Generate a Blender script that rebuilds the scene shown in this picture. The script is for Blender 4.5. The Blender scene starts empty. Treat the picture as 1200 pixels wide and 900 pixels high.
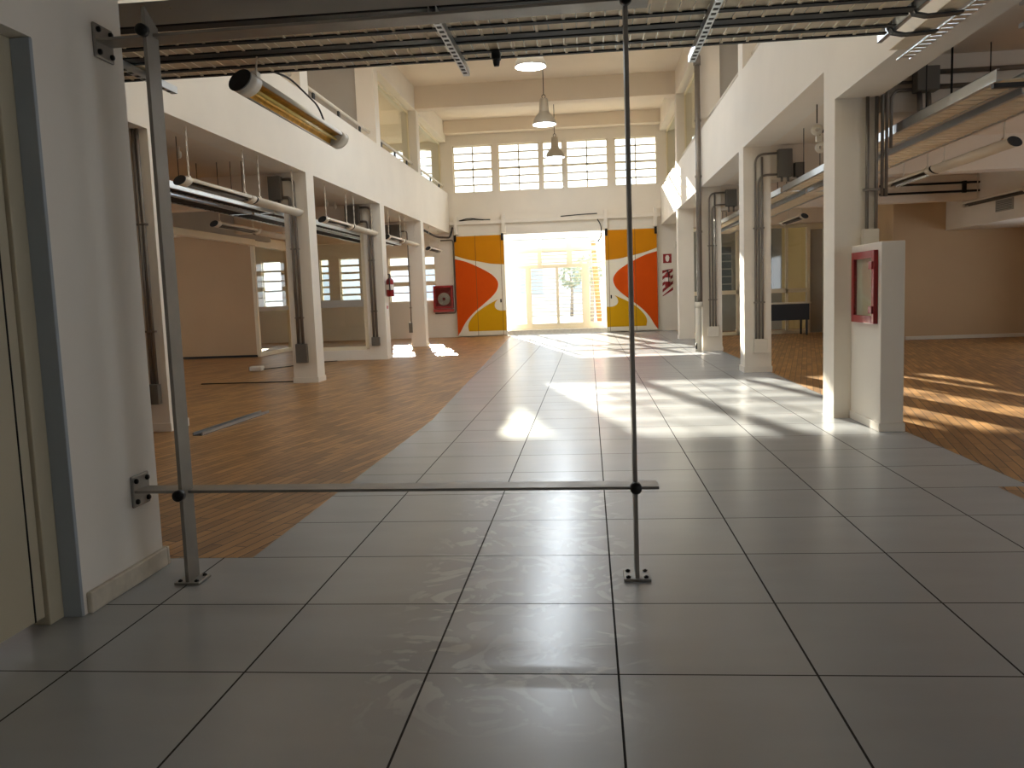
import bpy, bmesh, math, random
from mathutils import Vector, Matrix
random.seed(7)
S = bpy.context.scene
COL = S.collection

# ---------------------------------------------------------------- camera
F_PX, PITCH, YAW, ROLL, EYE = 987.93, 0.104903, 0.094043, 0.0363613, 1.1791
cy, sy, cp, sp = math.cos(YAW), math.sin(YAW), math.cos(PITCH), math.sin(PITCH)
fwd = Vector((-sy * cp, cy * cp, -sp)); rgt = Vector((cy, sy, 0)); dwn = fwd.cross(rgt)
c_, s_ = math.cos(ROLL), math.sin(ROLL)
r2 = c_ * rgt + s_ * dwn; d2 = -s_ * rgt + c_ * dwn
cam_d = bpy.data.cameras.new('camera'); cam = bpy.data.objects.new('camera', cam_d); COL.objects.link(cam)
cam_d.sensor_width = 36; cam_d.lens = F_PX / 1200 * 36; cam_d.clip_start = 0.05; cam_d.clip_end = 300
M = Matrix((r2, -d2, -fwd)).transposed().to_4x4(); M.translation = (0, 0, EYE)
cam.matrix_world = M
S.camera = cam

# ---------------------------------------------------------------- light and exposure
W = bpy.data.worlds.new('world'); S.world = W; W.use_nodes = True
bgn = W.node_tree.nodes['Background']
bgn.inputs[0].default_value = (0.86, 0.92, 1.0, 1); bgn.inputs[1].default_value = 2.3
sun_d = bpy.data.lights.new('sun', 'SUN'); sun = bpy.data.objects.new('sun', sun_d); COL.objects.link(sun)
sun_d.energy = 22.0; sun_d.angle = math.radians(0.55); sun_d.color = (1.0, 0.91, 0.77)
sun.rotation_euler = Vector((0.232, -1.0, -0.304)).to_track_quat('-Z', 'Y').to_euler()
sun.location = (-6, 40, 12)
YB_ = -6.0
def portal(name, x0, x1, z0, z1, y, rx=-90):
    l = bpy.data.lights.new(name, 'AREA'); l.shape = 'RECTANGLE'; l.size = x1 - x0; l.size_y = z1 - z0
    l.cycles.is_portal = True
    o = bpy.data.objects.new(name, l); COL.objects.link(o)
    o.location = ((x0 + x1) / 2, y, (z0 + z1) / 2); o.rotation_euler = (math.radians(rx), 0, 0)
portal('portal_clerestory', -3.85, 2.05, 4.19, 5.54, 25.2)
portal('portal_entrance', -2.43, 0.5, 0.1, 2.95, 25.2)
portal('portal_left_windows', -9.8, -4.5, 0.9, 2.45, 25.2)
portal('portal_left_mezzanine', -8, -4.3, 4.3, 5.5, 25.2)
portal('portal_added_back', 6.2, 7.2, 1.2, 2.4, YB_ - 0.3, 90)  # serves the added window behind the camera
portal('portal_right_mezzanine', 2.5, 6, 4.3, 5.5, 25.2)
ADDED_SKYLIGHTS = [(-2.4, 0.6, 6.6, 9.6), (-2.6, 0.7, 12.6, 15.2)]  # skylights out of view, added to brighten the hall
for k, (a, c, e, g) in enumerate(ADDED_SKYLIGHTS):
    portal('portal_added_skylight', a, c, e, g, 0); po = COL.objects[-1]
    po.location = ((a + c) / 2, (e + g) / 2, 6.5); po.rotation_euler = (0, 0, 0)
S.view_settings.view_transform = 'Standard'; S.view_settings.look = 'None'
S.view_settings.exposure = 0.7; S.view_settings.gamma = 1.0; S.view_settings.use_curve_mapping = False
S.cycles.use_denoising = True
S.cycles.max_bounces = 14; S.cycles.diffuse_bounces = 10; S.cycles.glossy_bounces = 5
S.cycles.transparent_max_bounces = 16; S.cycles.sample_clamp_indirect = 12.0
S.cycles.caustics_reflective = False; S.cycles.caustics_refractive = False

# ---------------------------------------------------------------- materials
def lin(c):
    return tuple(((v / 255) / 12.92 if v / 255 <= 0.04045 else ((v / 255 + 0.055) / 1.055) ** 2.4) for v in c)
def mat(name, rgb, rough=0.6, metal=0.0, noise=0.0, nscale=3.0, emit=None, spec=None, bump=0.0):
    m = bpy.data.materials.new(name); m.use_nodes = True
    nt = m.node_tree; b = nt.nodes['Principled BSDF']
    col = lin(rgb) + (1,)
    b.inputs['Base Color'].default_value = col
    b.inputs['Roughness'].default_value = rough; b.inputs['Metallic'].default_value = metal
    if spec is not None: b.inputs['Specular IOR Level'].default_value = spec
    if noise:
        tc = nt.nodes.new('ShaderNodeNewGeometry'); n = nt.nodes.new('ShaderNodeTexNoise')
        n.inputs['Scale'].default_value = nscale; n.inputs['Detail'].default_value = 5
        nt.links.new(tc.outputs['Position'], n.inputs['Vector'])
        r = nt.nodes.new('ShaderNodeMapRange')
        r.inputs['From Min'].default_value = 0.3; r.inputs['From Max'].default_value = 0.7
        r.inputs['To Min'].default_value = 1 - noise; r.inputs['To Max'].default_value = 1 + noise
        nt.links.new(n.outputs['Fac'], r.inputs['Value'])
        mx = nt.nodes.new('ShaderNodeVectorMath'); mx.operation = 'SCALE'
        mx.inputs[0].default_value = col[:3]
        nt.links.new(r.outputs['Result'], mx.inputs['Scale'])
        nt.links.new(mx.outputs['Vector'], b.inputs['Base Color'])
        if bump:
            bp = nt.nodes.new('ShaderNodeBump'); bp.inputs['Strength'].default_value = bump; bp.inputs['Distance'].default_value = 0.01
            nt.links.new(n.outputs['Fac'], bp.inputs['Height']); nt.links.new(bp.outputs['Normal'], b.inputs['Normal'])
    if emit:
        b.inputs['Emission Color'].default_value = lin(emit[0]) + (1,); b.inputs['Emission Strength'].default_value = emit[1]
    return m
def glass_mat(name, tint=(246, 248, 247), refl=0.08):
    m = bpy.data.materials.new(name); m.use_nodes = True; nt = m.node_tree
    nt.nodes.remove(nt.nodes['Principled BSDF']); out = nt.nodes['Material Output']
    t = nt.nodes.new('ShaderNodeBsdfTransparent'); t.inputs[0].default_value = lin(tint) + (1,)
    g = nt.nodes.new('ShaderNodeBsdfGlossy'); g.inputs['Roughness'].default_value = 0.03
    lw = nt.nodes.new('ShaderNodeLayerWeight'); lw.inputs['Blend'].default_value = 0.25
    mr = nt.nodes.new('ShaderNodeMapRange'); mr.inputs['To Min'].default_value = refl * 0.5; mr.inputs['To Max'].default_value = 0.6
    nt.links.new(lw.outputs['Facing'], mr.inputs['Value'])
    pw = nt.nodes.new('ShaderNodeMath'); pw.operation = 'POWER'; pw.inputs[1].default_value = 3
    nt.links.new(lw.outputs['Facing'], pw.inputs[0]); nt.links.new(pw.outputs[0], mr.inputs['Value'])
    mx = nt.nodes.new('ShaderNodeMixShader'); nt.links.new(mr.outputs['Result'], mx.inputs[0])
    nt.links.new(t.outputs[0], mx.inputs[1]); nt.links.new(g.outputs[0], mx.inputs[2]); nt.links.new(mx.outputs[0], out.inputs[0])
    return m

def tile_mat():
    m = bpy.data.materials.new('grey_floor_tile'); m.use_nodes = True; nt = m.node_tree; N = nt.nodes; L = nt.links
    b = N['Principled BSDF']; geo = N.new('ShaderNodeNewGeometry')
    mp = N.new('ShaderNodeMapping'); mp.inputs['Location'].default_value = (-0.061, -2.518, 0)
    L.new(geo.outputs['Position'], mp.inputs['Vector'])
    br = N.new('ShaderNodeTexBrick'); br.offset = 0; br.squash = 1
    br.inputs['Scale'].default_value = 1; br.inputs['Brick Width'].default_value = 0.6; br.inputs['Row Height'].default_value = 0.6
    br.inputs['Mortar Size'].default_value = 0.0035; br.inputs['Mortar Smooth'].default_value = 0.0
    br.inputs['Color1'].default_value = lin((162, 165, 168)) + (1,); br.inputs['Color2'].default_value = lin((167, 169, 170)) + (1,)
    br.inputs['Mortar'].default_value = lin((58, 58, 58)) + (1,); br.inputs['Bias'].default_value = 0
    L.new(mp.outputs['Vector'], br.inputs['Vector'])
    n = N.new('ShaderNodeTexNoise'); n.inputs['Scale'].default_value = 2.2; n.inputs['Detail'].default_value = 4; n.inputs['Distortion'].default_value = 0.2
    st = N.new('ShaderNodeMapping'); st.inputs['Scale'].default_value = (0.8, 2.2, 1)
    L.new(geo.outputs['Position'], st.inputs['Vector']); L.new(st.outputs['Vector'], n.inputs['Vector'])
    r = N.new('ShaderNodeMapRange'); r.inputs['From Min'].default_value = 0.3; r.inputs['From Max'].default_value = 0.7
    r.inputs['To Min'].default_value = 0.965; r.inputs['To Max'].default_value = 1.03
    L.new(n.outputs['Fac'], r.inputs['Value'])
    mx = N.new('ShaderNodeVectorMath'); mx.operation = 'SCALE'
    L.new(br.outputs['Color'], mx.inputs[0]); L.new(r.outputs['Result'], mx.inputs['Scale'])
    # middle strip: pale scuffs, with the entrance reflection's shine put into the colour
    sm = N.new('ShaderNodeTexNoise'); sm.inputs['Scale'].default_value = 3.4; sm.inputs['Detail'].default_value = 3; sm.inputs['Distortion'].default_value = 3.5
    L.new(geo.outputs['Position'], sm.inputs['Vector'])
    sr = N.new('ShaderNodeMapRange'); sr.interpolation_type = 'SMOOTHSTEP'; sr.inputs['From Min'].default_value = 0.52; sr.inputs['From Max'].default_value = 0.6
    L.new(sm.outputs['Fac'], sr.inputs['Value'])
    sx = N.new('ShaderNodeSeparateXYZ'); L.new(geo.outputs['Position'], sx.inputs[0])
    def win(sock, a, c, e):
        u = N.new('ShaderNodeMapRange'); u.interpolation_type = 'SMOOTHSTEP'; u.inputs['From Min'].default_value = a-e; u.inputs['From Max'].default_value = a+e; L.new(sock, u.inputs['Value'])
        v = N.new('ShaderNodeMapRange'); v.interpolation_type = 'SMOOTHSTEP'; v.inputs['From Min'].default_value = c+e; v.inputs['From Max'].default_value = c-e; L.new(sock, v.inputs['Value'])
        w = N.new('ShaderNodeMath'); w.operation = 'MULTIPLY'; L.new(u.outputs[0], w.inputs[0]); L.new(v.outputs[0], w.inputs[1]); return w.outputs[0]
    ml = N.new('ShaderNodeMath'); ml.operation = 'MULTIPLY'; L.new(win(sx.outputs['X'], -0.7, 0.1, 0.12), ml.inputs[0]); L.new(win(sx.outputs['Y'], 2.3, 5.2, 0.3), ml.inputs[1])
    m2 = N.new('ShaderNodeMath'); m2.operation = 'MULTIPLY'; L.new(ml.outputs[0], m2.inputs[0]); L.new(sr.outputs[0], m2.inputs[1])
    m3 = N.new('ShaderNodeMath'); m3.operation = 'MULTIPLY_ADD'; m3.inputs[1].default_value = 0.3; m3.inputs[2].default_value = 1.0; L.new(m2.outputs[0], m3.inputs[0])
    mz = N.new('ShaderNodeVectorMath'); mz.operation = 'SCALE'; L.new(mx.outputs['Vector'], mz.inputs[0]); L.new(m3.outputs[0], mz.inputs['Scale'])
    L.new(mz.outputs['Vector'], b.inputs['Base Color'])
    # scuffs: polished smears among duller film
    n2 = N.new('ShaderNodeTexNoise'); n2.inputs['Scale'].default_value = 5.5; n2.inputs['Detail'].default_value = 6; n2.inputs['Distortion'].default_value = 2.2
    L.new(st.outputs['Vector'], n2.inputs['Vector'])
    rr = N.new('ShaderNodeMapRange'); rr.inputs['From Min'].default_value = 0.42; rr.inputs['From Max'].default_value = 0.62
    rr.inputs['To Min'].default_value = 0.264; rr.inputs['To Max'].default_value = 0.27
    L.new(n2.outputs['Fac'], rr.inputs['Value']); L.new(rr.outputs['Result'], b.inputs['Roughness'])
    iv = N.new('ShaderNodeMapRange'); iv.inputs['To Min'].default_value = 0.85; iv.inputs['To Max'].default_value = 0.0
    L.new(br.outputs['Fac'], iv.inputs['Value']); L.new(iv.outputs['Result'], b.inputs['Specular IOR Level'])
    return m
def wood_mat():
    m = bpy.data.materials.new('parquet_wood'); m.use_nodes = True; nt = m.node_tree; N = nt.nodes; L = nt.links
    b = N['Principled BSDF']; geo = N.new('ShaderNodeNewGeometry')
    mp = N.new('ShaderNodeMapping'); mp.inputs['Rotation'].default_value = (0, 0, math.radians(-76))
    L.new(geo.outputs['Position'], mp.inputs['Vector'])
    br = N.new('ShaderNodeTexBrick'); br.offset = 0.5; br.inputs['Scale'].default_value = 1
    br.inputs['Brick Width'].default_value = 0.42; br.inputs['Row Height'].default_value = 0.07
    br.inputs['Mortar Size'].default_value = 0.0035; br.inputs['Mortar Smooth'].default_value = 0.1; br.inputs['Bias'].default_value = 0
    br.inputs['Color1'].default_value = lin((180, 134, 80)) + (1,); br.inputs['Color2'].default_value = lin((134, 97, 56)) + (1,)
    br.inputs['Mortar'].default_value = lin((40, 26, 16)) + (1,)
    L.new(mp.outputs['Vector'], br.inputs['Vector'])
    st = N.new('ShaderNodeMapping'); st.inputs['Scale'].default_value = (2.5, 22, 1)
    L.new(mp.outputs['Vector'], st.inputs['Vector'])
    n = N.new('ShaderNodeTexNoise'); n.inputs['Scale'].default_value = 1.0; n.inputs['Detail'].default_value = 6
    L.new(st.outputs['Vector'], n.inputs['Vector'])
    r = N.new('ShaderNodeMapRange'); r.inputs['From Min'].default_value = 0.3; r.inputs['From Max'].default_value = 0.7
    r.inputs['To Min'].default_value = 0.78; r.inputs['To Max'].default_value = 1.18
    L.new(n.outputs['Fac'], r.inputs['Value'])
    mx = N.new('ShaderNodeVectorMath'); mx.operation = 'SCALE'
    L.new(br.outputs['Color'], mx.inputs[0]); L.new(r.outputs['Result'], mx.inputs['Scale']); L.new(mx.outputs['Vector'], b.inputs['Base Color'])
    b.inputs['Roughness'].default_value = 0.4
    bp = N.new('ShaderNodeBump'); bp.inputs['Strength'].default_value = 0.25; bp.inputs['Distance'].default_value = 0.004
    L.new(n.outputs['Fac'], bp.inputs['Height']); L.new(bp.outputs['Normal'], b.inputs['Normal'])
    return m
def brushed_mat(name, rgb, rough, scale=(40, 1.5, 40)):
    m = mat(name, rgb, rough, 1.0); nt = m.node_tree; b = nt.nodes['Principled BSDF']
    g = nt.nodes.new('ShaderNodeNewGeometry'); n = nt.nodes.new('ShaderNodeTexNoise'); n.inputs['Scale'].default_value = 9; n.inputs['Detail'].default_value = 4
    nt.links.new(g.outputs['Position'], n.inputs['Vector'])
    r = nt.nodes.new('ShaderNodeMapRange'); r.inputs['To Min'].default_value = rough * 0.7; r.inputs['To Max'].default_value = rough * 1.4
    nt.links.new(n.outputs['Fac'], r.inputs['Value']); nt.links.new(r.outputs['Result'], b.inputs['Roughness'])
    return m

WHITE = mat('white_wall_paint', (228, 221, 209), 0.75, noise=0.03, nscale=1.3)
SOFFIT = mat('ceiling_paint', (228, 216, 199), 0.85, noise=0.03, nscale=1.0)
CREAM = mat('cream_painted_steel', (226, 216, 190), 0.5, noise=0.03)
GREYW = mat('grey_plaster', (164, 160, 152), 0.85, noise=0.05, nscale=1.5)
TAUPE = mat('taupe_partition_panel', (190, 163, 128), 0.7, noise=0.05, nscale=0.9)
DOORM = mat('beige_door_paint', (182, 172, 148), 0.55, noise=0.03)
REVEALM = mat('bluish_lit_reveal', (150, 158, 164), 0.5, noise=0.04)  # door reveal; the bluish light on it is put into the colour
STONE = mat('pale_stone', (196, 186, 168), 0.5, noise=0.12, nscale=14)
TILE = tile_mat(); WOOD = wood_mat()
STEEL = brushed_mat('galvanised_steel', (196, 200, 202), 0.32)
BARST = brushed_mat('bare_flat_steel', (150, 146, 140), 0.5)
EDGE = mat('dark_bolt_steel', (38, 36, 34), 0.45, 0.8, noise=0.1, nscale=20)
DARKS = mat('dark_tray_flange', (28, 29, 30), 0.6, 0.4, noise=0.1, nscale=8)
TRAYB = mat('zinc_tray_sheet', (228, 214, 188), 0.6, 0.1, noise=0.08, nscale=9)
CONDUIT = mat('grey_conduit', (132, 124, 116), 0.42, 0.5, noise=0.05, nscale=6)
BOXM = mat('grey_box_paint', (100, 95, 87), 0.6, noise=0.05)
WBOX = mat('white_box_paint', (214, 207, 192), 0.6, noise=0.03)
BLACK = mat('black_plastic', (20, 19, 18), 0.5, noise=0.05)
LAMPW = mat('white_lamp_housing', (216, 208, 192), 0.45, noise=0.03)
GOLD = mat('gold_reflector', (214, 160, 40), 0.3, 0.75, noise=0.25, nscale=16)
DARKR = mat('dark_reflector', (70, 60, 48), 0.35, 0.6, noise=0.1)
QUARTZ = mat('frosted_heater_tube', (240, 214, 120), 0.15, noise=0.06, nscale=20)
LAMPG = mat('grey_lamp_shade', (176, 168, 154), 0.4, 0.2, noise=0.03)
LAMPI = mat('white_enamel_inside', (235, 238, 240), 0.4, noise=0.02)
BULB = mat('lit_bulb', (230, 240, 255), 0.4, emit=((206, 228, 255), 7.0))
ENTW = mat('bright_white_frame_paint', (222, 213, 190), 0.6, noise=0.02)
GLASS = glass_mat('clear_glass')
GGLASS = glass_mat('partition_glass', (242, 244, 240), 0.12)
LOUV = mat('dark_louvre_glass', (74, 82, 86), 0.25, noise=0.05)
RED = mat('red_enamel', (142, 16, 20), 0.4, noise=0.05)
PRED = mat('faded_red', (176, 60, 56), 0.5, noise=0.06)
SIGNW = mat('white_sign_paint', (232, 224, 216), 0.5, noise=0.02)
ORANGE = mat('mural_deep_orange', (204, 77, 2), 0.7, noise=0.04, nscale=2, spec=0.15)
AMBER = mat('mural_amber', (198, 128, 4), 0.7, noise=0.04, nscale=2, spec=0.15)
YELLOW = mat('mural_yellow', (204, 154, 6), 0.7, noise=0.04, nscale=2, spec=0.15)
MURALW = mat('mural_white', (228, 222, 204), 0.5, noise=0.03, nscale=2)
SEAM = mat('door_seam_dark_line', (120, 78, 30), 0.8, noise=0.02)  # board seams in one even dark brown
HOSE = mat('white_hose_canvas', (206, 200, 188), 0.9, noise=0.08, nscale=30)
DESK = mat('dark_desk_laminate', (34, 36, 40), 0.4, noise=0.05)
YWALL = mat('yellow_painted_wall', (226, 200, 140), 0.7, noise=0.04)
CONC = mat('pale_concrete', (190, 186, 178), 0.9, noise=0.08, nscale=2)
LEAF = mat('grey_green_leaves', (140, 148, 126), 0.7, noise=0.2, nscale=8)  # overexposed glare is put into this paled leaf tone
BARK = mat('grey_bark', (140, 130, 118), 0.9, noise=0.2, nscale=10)  # bark paled likewise, glare put into the colour
OPOLE = mat('orange_pole_paint', (226, 106, 60), 0.5, noise=0.04)
FARW = mat('pale_blue_far_glass', (170, 180, 192), 0.4, noise=0.04)
FARB = mat('pale_facade', (206, 210, 216), 0.9, noise=0.06, nscale=0.6)

# ---------------------------------------------------------------- builders
class MB:
    """collects shapes, then links them as one mesh object"""
    def __init__(self): self.bm = bmesh.new()
    def _face(self, vs, m):
        try:
            f = self.bm.faces.new(vs); f.material_index = m; return f
        except ValueError: return None
    def box(self, x0, x1, y0, y1, z0, z1, m=0):
        x0, x1 = min(x0, x1), max(x0, x1); y0, y1 = min(y0, y1), max(y0, y1); z0, z1 = min(z0, z1), max(z0, z1)
        v = [self.bm.verts.new(p) for p in ((x0,y0,z0),(x1,y0,z0),(x1,y1,z0),(x0,y1,z0),(x0,y0,z1),(x1,y0,z1),(x1,y1,z1),(x0,y1,z1))]
        for q in ((0,3,2,1),(4,5,6,7),(0,1,5,4),(1,2,6,5),(2,3,7,6),(3,0,4,7)): self._face([v[i] for i in q], m)
        return self
    def hexa(self, pts, m=0):
        v = [self.bm.verts.new(p) for p in pts]
        for q in ((0,3,2,1),(4,5,6,7),(0,1,5,4),(1,2,6,5),(2,3,7,6),(3,0,4,7)): self._face([v[i] for i in q], m)
        return self
    def prism(self, poly, axis, a, b, m=0):
        def P(u, w, t):
            return {'x': (t, u, w), 'y': (u, t, w), 'z': (u, w, t)}[axis]
        va = [self.bm.verts.new(P(u, w, a)) for u, w in poly]; vb = [self.bm.verts.new(P(u, w, b)) for u, w in poly]
        n = len(poly); self._face(va, m); self._face(vb[::-1], m)
        for i in range(n): self._face([va[i], vb[i], vb[(i+1) % n], va[(i+1) % n]], m)
        return self
    def tube(self, pts, r, seg=8, m=0, cap=True):
        pts = [Vector(p) for p in pts]; rings = []; up = None
        for i, p in enumerate(pts):
            t = (pts[min(i+1, len(pts)-1)] - pts[max(i-1, 0)]).normalized()
            if up is None: up = Vector((0, 0, 1)) if abs(t.z) < 0.9 else Vector((1, 0, 0))
            a = (up - t * up.dot(t)).normalized(); b = t.cross(a); up = a
            rr = r[i] if isinstance(r, (list, tuple)) else r
            rings.append([self.bm.verts.new(p + rr * (math.cos(2*math.pi*k/seg) * a + math.sin(2*math.pi*k/seg) * b)) for k in range(seg)])
        for i in range(len(rings) - 1):
            for k in range(seg):
                f = self._face([rings[i][k], rings[i][(k+1) % seg], rings[i+1][(k+1) % seg], rings[i+1][k]], m)
                if f: f.smooth = True
        if cap: self._face(rings[0][::-1], m); self._face(rings[-1], m)
        return self
    def cyl(self, p0, p1, r, seg=12, m=0): return self.tube([p0, p1], r, seg, m)
    def lathe(self, prof, c, seg=24, m=0, axis='z'):
        rings = []
        for r, h in prof:
            ring = []
            for k in range(seg):
                a = 2 * math.pi * k / seg
                o = (r*math.cos(a), r*math.sin(a), h) if axis == 'z' else ((r*math.cos(a), h, r*math.sin(a)) if axis == 'y' else (h, r*math.cos(a), r*math.sin(a)))
                ring.append(self.bm.verts.new((c[0]+o[0], c[1]+o[1], c[2]+o[2])))
            rings.append(ring)
        for i in range(len(rings) - 1):
            for k in range(seg):
                f = self._face([rings[i][k], rings[i][(k+1) % seg], rings[i+1][(k+1) % seg], rings[i+1][k]], m)
                if f: f.smooth = True
        return self
    def band(self, pts, width, axis='y', thick=0.004, m=0):
        """a flat strap following pts, extruded sideways along an axis"""
        pts = [Vector(p) for p in pts]; ax = {'x': Vector((1,0,0)), 'y': Vector((0,1,0)), 'z': Vector((0,0,1))}[axis]
        R = []
        for i, p in enumerate(pts):
            t = (pts[min(i+1, len(pts)-1)] - pts[max(i-1, 0)]).normalized(); nrm = t.cross(ax).normalized()
            R.append([self.bm.verts.new(p + s*ax*width/2 + q*nrm*thick/2) for s, q in ((-1,-1),(1,-1),(1,1),(-1,1))])
        for i in range(len(R)-1):
            for k in range(4): self._face([R[i][k], R[i][(k+1)%4], R[i+1][(k+1)%4], R[i+1][k]], m)
        self._face(R[0][::-1], m); self._face(R[-1], m)
        return self
    def build(self, name, mats, parent=None, bevel=0.0, kind=None):
        if not isinstance(mats, (list, tuple)): mats = [mats]
        bm = self.bm
        bmesh.ops.recalc_face_normals(bm, faces=bm.faces)
        xs = [v.co.x for v in bm.verts]; ys = [v.co.y for v in bm.verts]; zs = [v.co.z for v in bm.verts]
        org = Vector(((min(xs)+max(xs))/2, (min(ys)+max(ys))/2, min(zs)))
        for v in bm.verts: v.co -= org
        me = bpy.data.meshes.new(name); bm.to_mesh(me); bm.free()
        for mm in mats: me.materials.append(mm)
        o = bpy.data.objects.new(name, me); COL.objects.link(o)
        if parent is not None:
            o.parent = parent; o.location = org - WPOS[parent.name]
        else: o.location = org
        WPOS[o.name] = org
        if bevel:
            b = o.modifiers.new('bevel', 'BEVEL'); b.width = bevel; b.segments = 2; b.limit_method = 'ANGLE'; b.harden_normals = False
        if kind: o['kind'] = kind
        return o
WPOS = {}
def tag(o, label, cat, group=None, kind=None):
    o['label'] = label; o['category'] = cat
    if group: o['group'] = group
    if kind: o['kind'] = kind
    return o
def thing(name, loc, label, cat, group=None):
    o = bpy.data.objects.new(name, None); COL.objects.link(o); o.location = loc; o.empty_display_size = 0.1
    WPOS[o.name] = Vector(loc)
    return tag(o, label, cat, group)
def copy_thing(src, loc, label, group=None):
    r = src.copy(); COL.objects.link(r); r.location = loc; r['label'] = label
    if group: r['group'] = group
    for ch in list(src.children):
        c = ch.copy(); COL.objects.link(c); c.parent = r
        for g in list(ch.children):
            d = g.copy(); COL.objects.link(d); d.parent = c
    WPOS[r.name] = Vector(loc)
    return r
def fillet(pts, rad, n=6):
    pts = [Vector(p) for p in pts]; out = [pts[0]]
    for i in range(1, len(pts)-1):
        a, p, b = pts[i-1], pts[i], pts[i+1]
        d1 = (a-p).normalized(); d2 = (b-p).normalized(); L = min(rad, (a-p).length*0.49, (b-p).length*0.49)
        q0, q1 = p + d1*L, p + d2*L
        for k in range(n+1):
            t = k/n; out.append((1-t)**2*q0 + 2*t*(1-t)*p + t*t*q1)
    out.append(pts[-1]); return out
def wall_y(name, x0, x1, z0, z1, y0, y1, holes, m):
    """a wall along X with rectangular holes (hx0,hx1,hz0,hz1)"""
    xs = sorted({x0, x1, *[h[0] for h in holes], *[h[1] for h in holes]}); zs = sorted({z0, z1, *[h[2] for h in holes], *[h[3] for h in holes]})
    b = MB()
    for i in range(len(xs)-1):
        run = None
        for j in range(len(zs)-1):
            cx, cz = (xs[i]+xs[i+1])/2, (zs[j]+zs[j+1])/2
            solid = not any(h[0] < cx < h[1] and h[2] < cz < h[3] for h in holes)
            if solid: run = zs[j] if run is None else run
            if run is not None and (not solid):
                b.box(xs[i], xs[i+1], y0, y1, run, zs[j]); run = None
        if run is not None: b.box(xs[i], xs[i+1], y0, y1, run, zs[-1])
    return b.build(name, m, kind='structure')
def wall_x(name, y0, y1, z0, z1, x0, x1, holes, m):
    ys = sorted({y0, y1, *[h[0] for h in holes], *[h[1] for h in holes]}); zs = sorted({z0, z1, *[h[2] for h in holes], *[h[3] for h in holes]})
    b = MB()
    for i in range(len(ys)-1):
        run = None
        for j in range(len(zs)-1):
            c, cz = (ys[i]+ys[i+1])/2, (zs[j]+zs[j+1])/2
            solid = not any(h[0] < c < h[1] and h[2] < cz < h[3] for h in holes)
            if solid: run = zs[j] if run is None else run
            if run is not None and (not solid): b.box(x0, x1, ys[i], ys[i+1], run, zs[j]); run = None
        if run is not None: b.box(x0, x1, ys[i], ys[i+1], run, zs[-1])
    return b.build(name, m, kind='structure')
def struct(b, name, m, bevel=0.0, parent=None): return b.build(name, m, parent, bevel, 'structure')

# ================================================================ THE SETTING
YF = 24.85                                   # far wall
LX, RX = -4.02, 2.12                          # inner faces of the two colonnades
CW = 0.36
LY = [7.66, 12.1, 16.46, 20.5]; RY = [7.58, 11.85, 16.15, 20.3]
XL, XR, YB = -11.5, 8.6, -6.0

def edge_left(y): return -1.55 if y < 8 else -1.55 - (y-8)*0.045
b = MB(); pl = [(XL, 3.718), (-1.6, 3.718), (-1.55, 8), (edge_left(YF), YF), (XL, YF)]
b.prism(pl, 'z', -0.12, 0.0); struct(b, 'floor_wood', WOOD)
b = MB(); b.prism([(2.28, 4.2), (XR, 4.2), (XR, 4.918), (2.28, 4.918)], 'z', -0.12, 0.0)
b.prism([(2.46, 5.03), (XR, 5.03), (XR, YF), (2.46, YF)], 'z', -0.12, 0.0); struct(b, 'floor_wood', WOOD)
b = MB(); b.prism([(XL, YB), (XR, YB), (XR, 4.2), (2.28, 4.2), (2.28, 4.918), (XR, 4.918), (XR, 5.03), (2.46, 5.03), (2.46, YF), (edge_left(YF), YF), (-1.55, 8), (-1.6, 3.718), (XL, 3.718)], 'z', -0.12, 0.0)
struct(b, 'floor', TILE)

# far wall with its openings
CLX = [(-3.845, -2.69), (-2.52, -1.325), (-1.235, -0.64), (-0.545, 0.64), (0.835, 2.03)]
CZ0, CZ1 = 4.19, 5.54
holes = [(a, c, CZ0, CZ1) for a, c in CLX] + [(-2.43, 0.5, 0.0, 2.95),
         (-9.8, -9.2, 0.95, 2.45), (-8.0, -7.72, 1.2, 2.45), (-7.4, -6.78, 1.15, 2.45), (-5.9, -4.5, 1.08, 2.42),
         (-7.6, -6.0, 4.35, 5.5), (-5.75, -4.45, 4.35, 5.5), (2.75, 3.9, 4.35, 5.5), (4.1, 5.4, 4.35, 5.5), (3.6, 4.3, 1.05, 2.3)]
wall_y('wall_far', XL, XR, 0, 6.5, YF, YF+0.2, holes, WHITE)
ADDED_BACKW = [(6.2, 7.2, 1.2, 2.4)]  # unseen window added behind the camera for fill light
wall_y('wall_back', XL, XR, 0, 3.2, YB-0.2, YB, ADDED_BACKW, WHITE)
ADDED_MZ = [(5.5+3.2*k, 7.9+3.2*k, 3.9, 5.4) for k in range(6)]  # unseen upper side openings, added to light the mezzanines
wall_x('wall_right', YB, YF, 0, 6.5, XR, XR+0.2, ADDED_MZ[:4] + [(-4.4, -2.6, 0.9, 2.5), (-2.2, -0.4, 0.9, 2.5), (0.2, 3.4, 0.9, 2.5), (8.9, 11.3, 0.9, 2.35), (13.0, 15.4, 0.9, 2.1), (21.5, 23.3, 0.9, 2.5)], WHITE)  # all openings here are unseen, added as fill for hall and right bay
wall_x('wall_left_outer', YB, YF, 0, 6.5, XL-0.2, XL, ADDED_MZ[:4] + [(6.5, 8.7, 0.9, 2.4), (9.3, 11.5, 0.9, 2.4), (13.0, 15.6, 0.9, 2.4)], WHITE)  # openings out of view, added to light the left bay
# near left wall with the door recess
wall_x('wall_left', YB, 3.62, 0, 2.78, -2.22, -1.985, [(1.7, 3.0, 0, 2.17)], WHITE)
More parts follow.
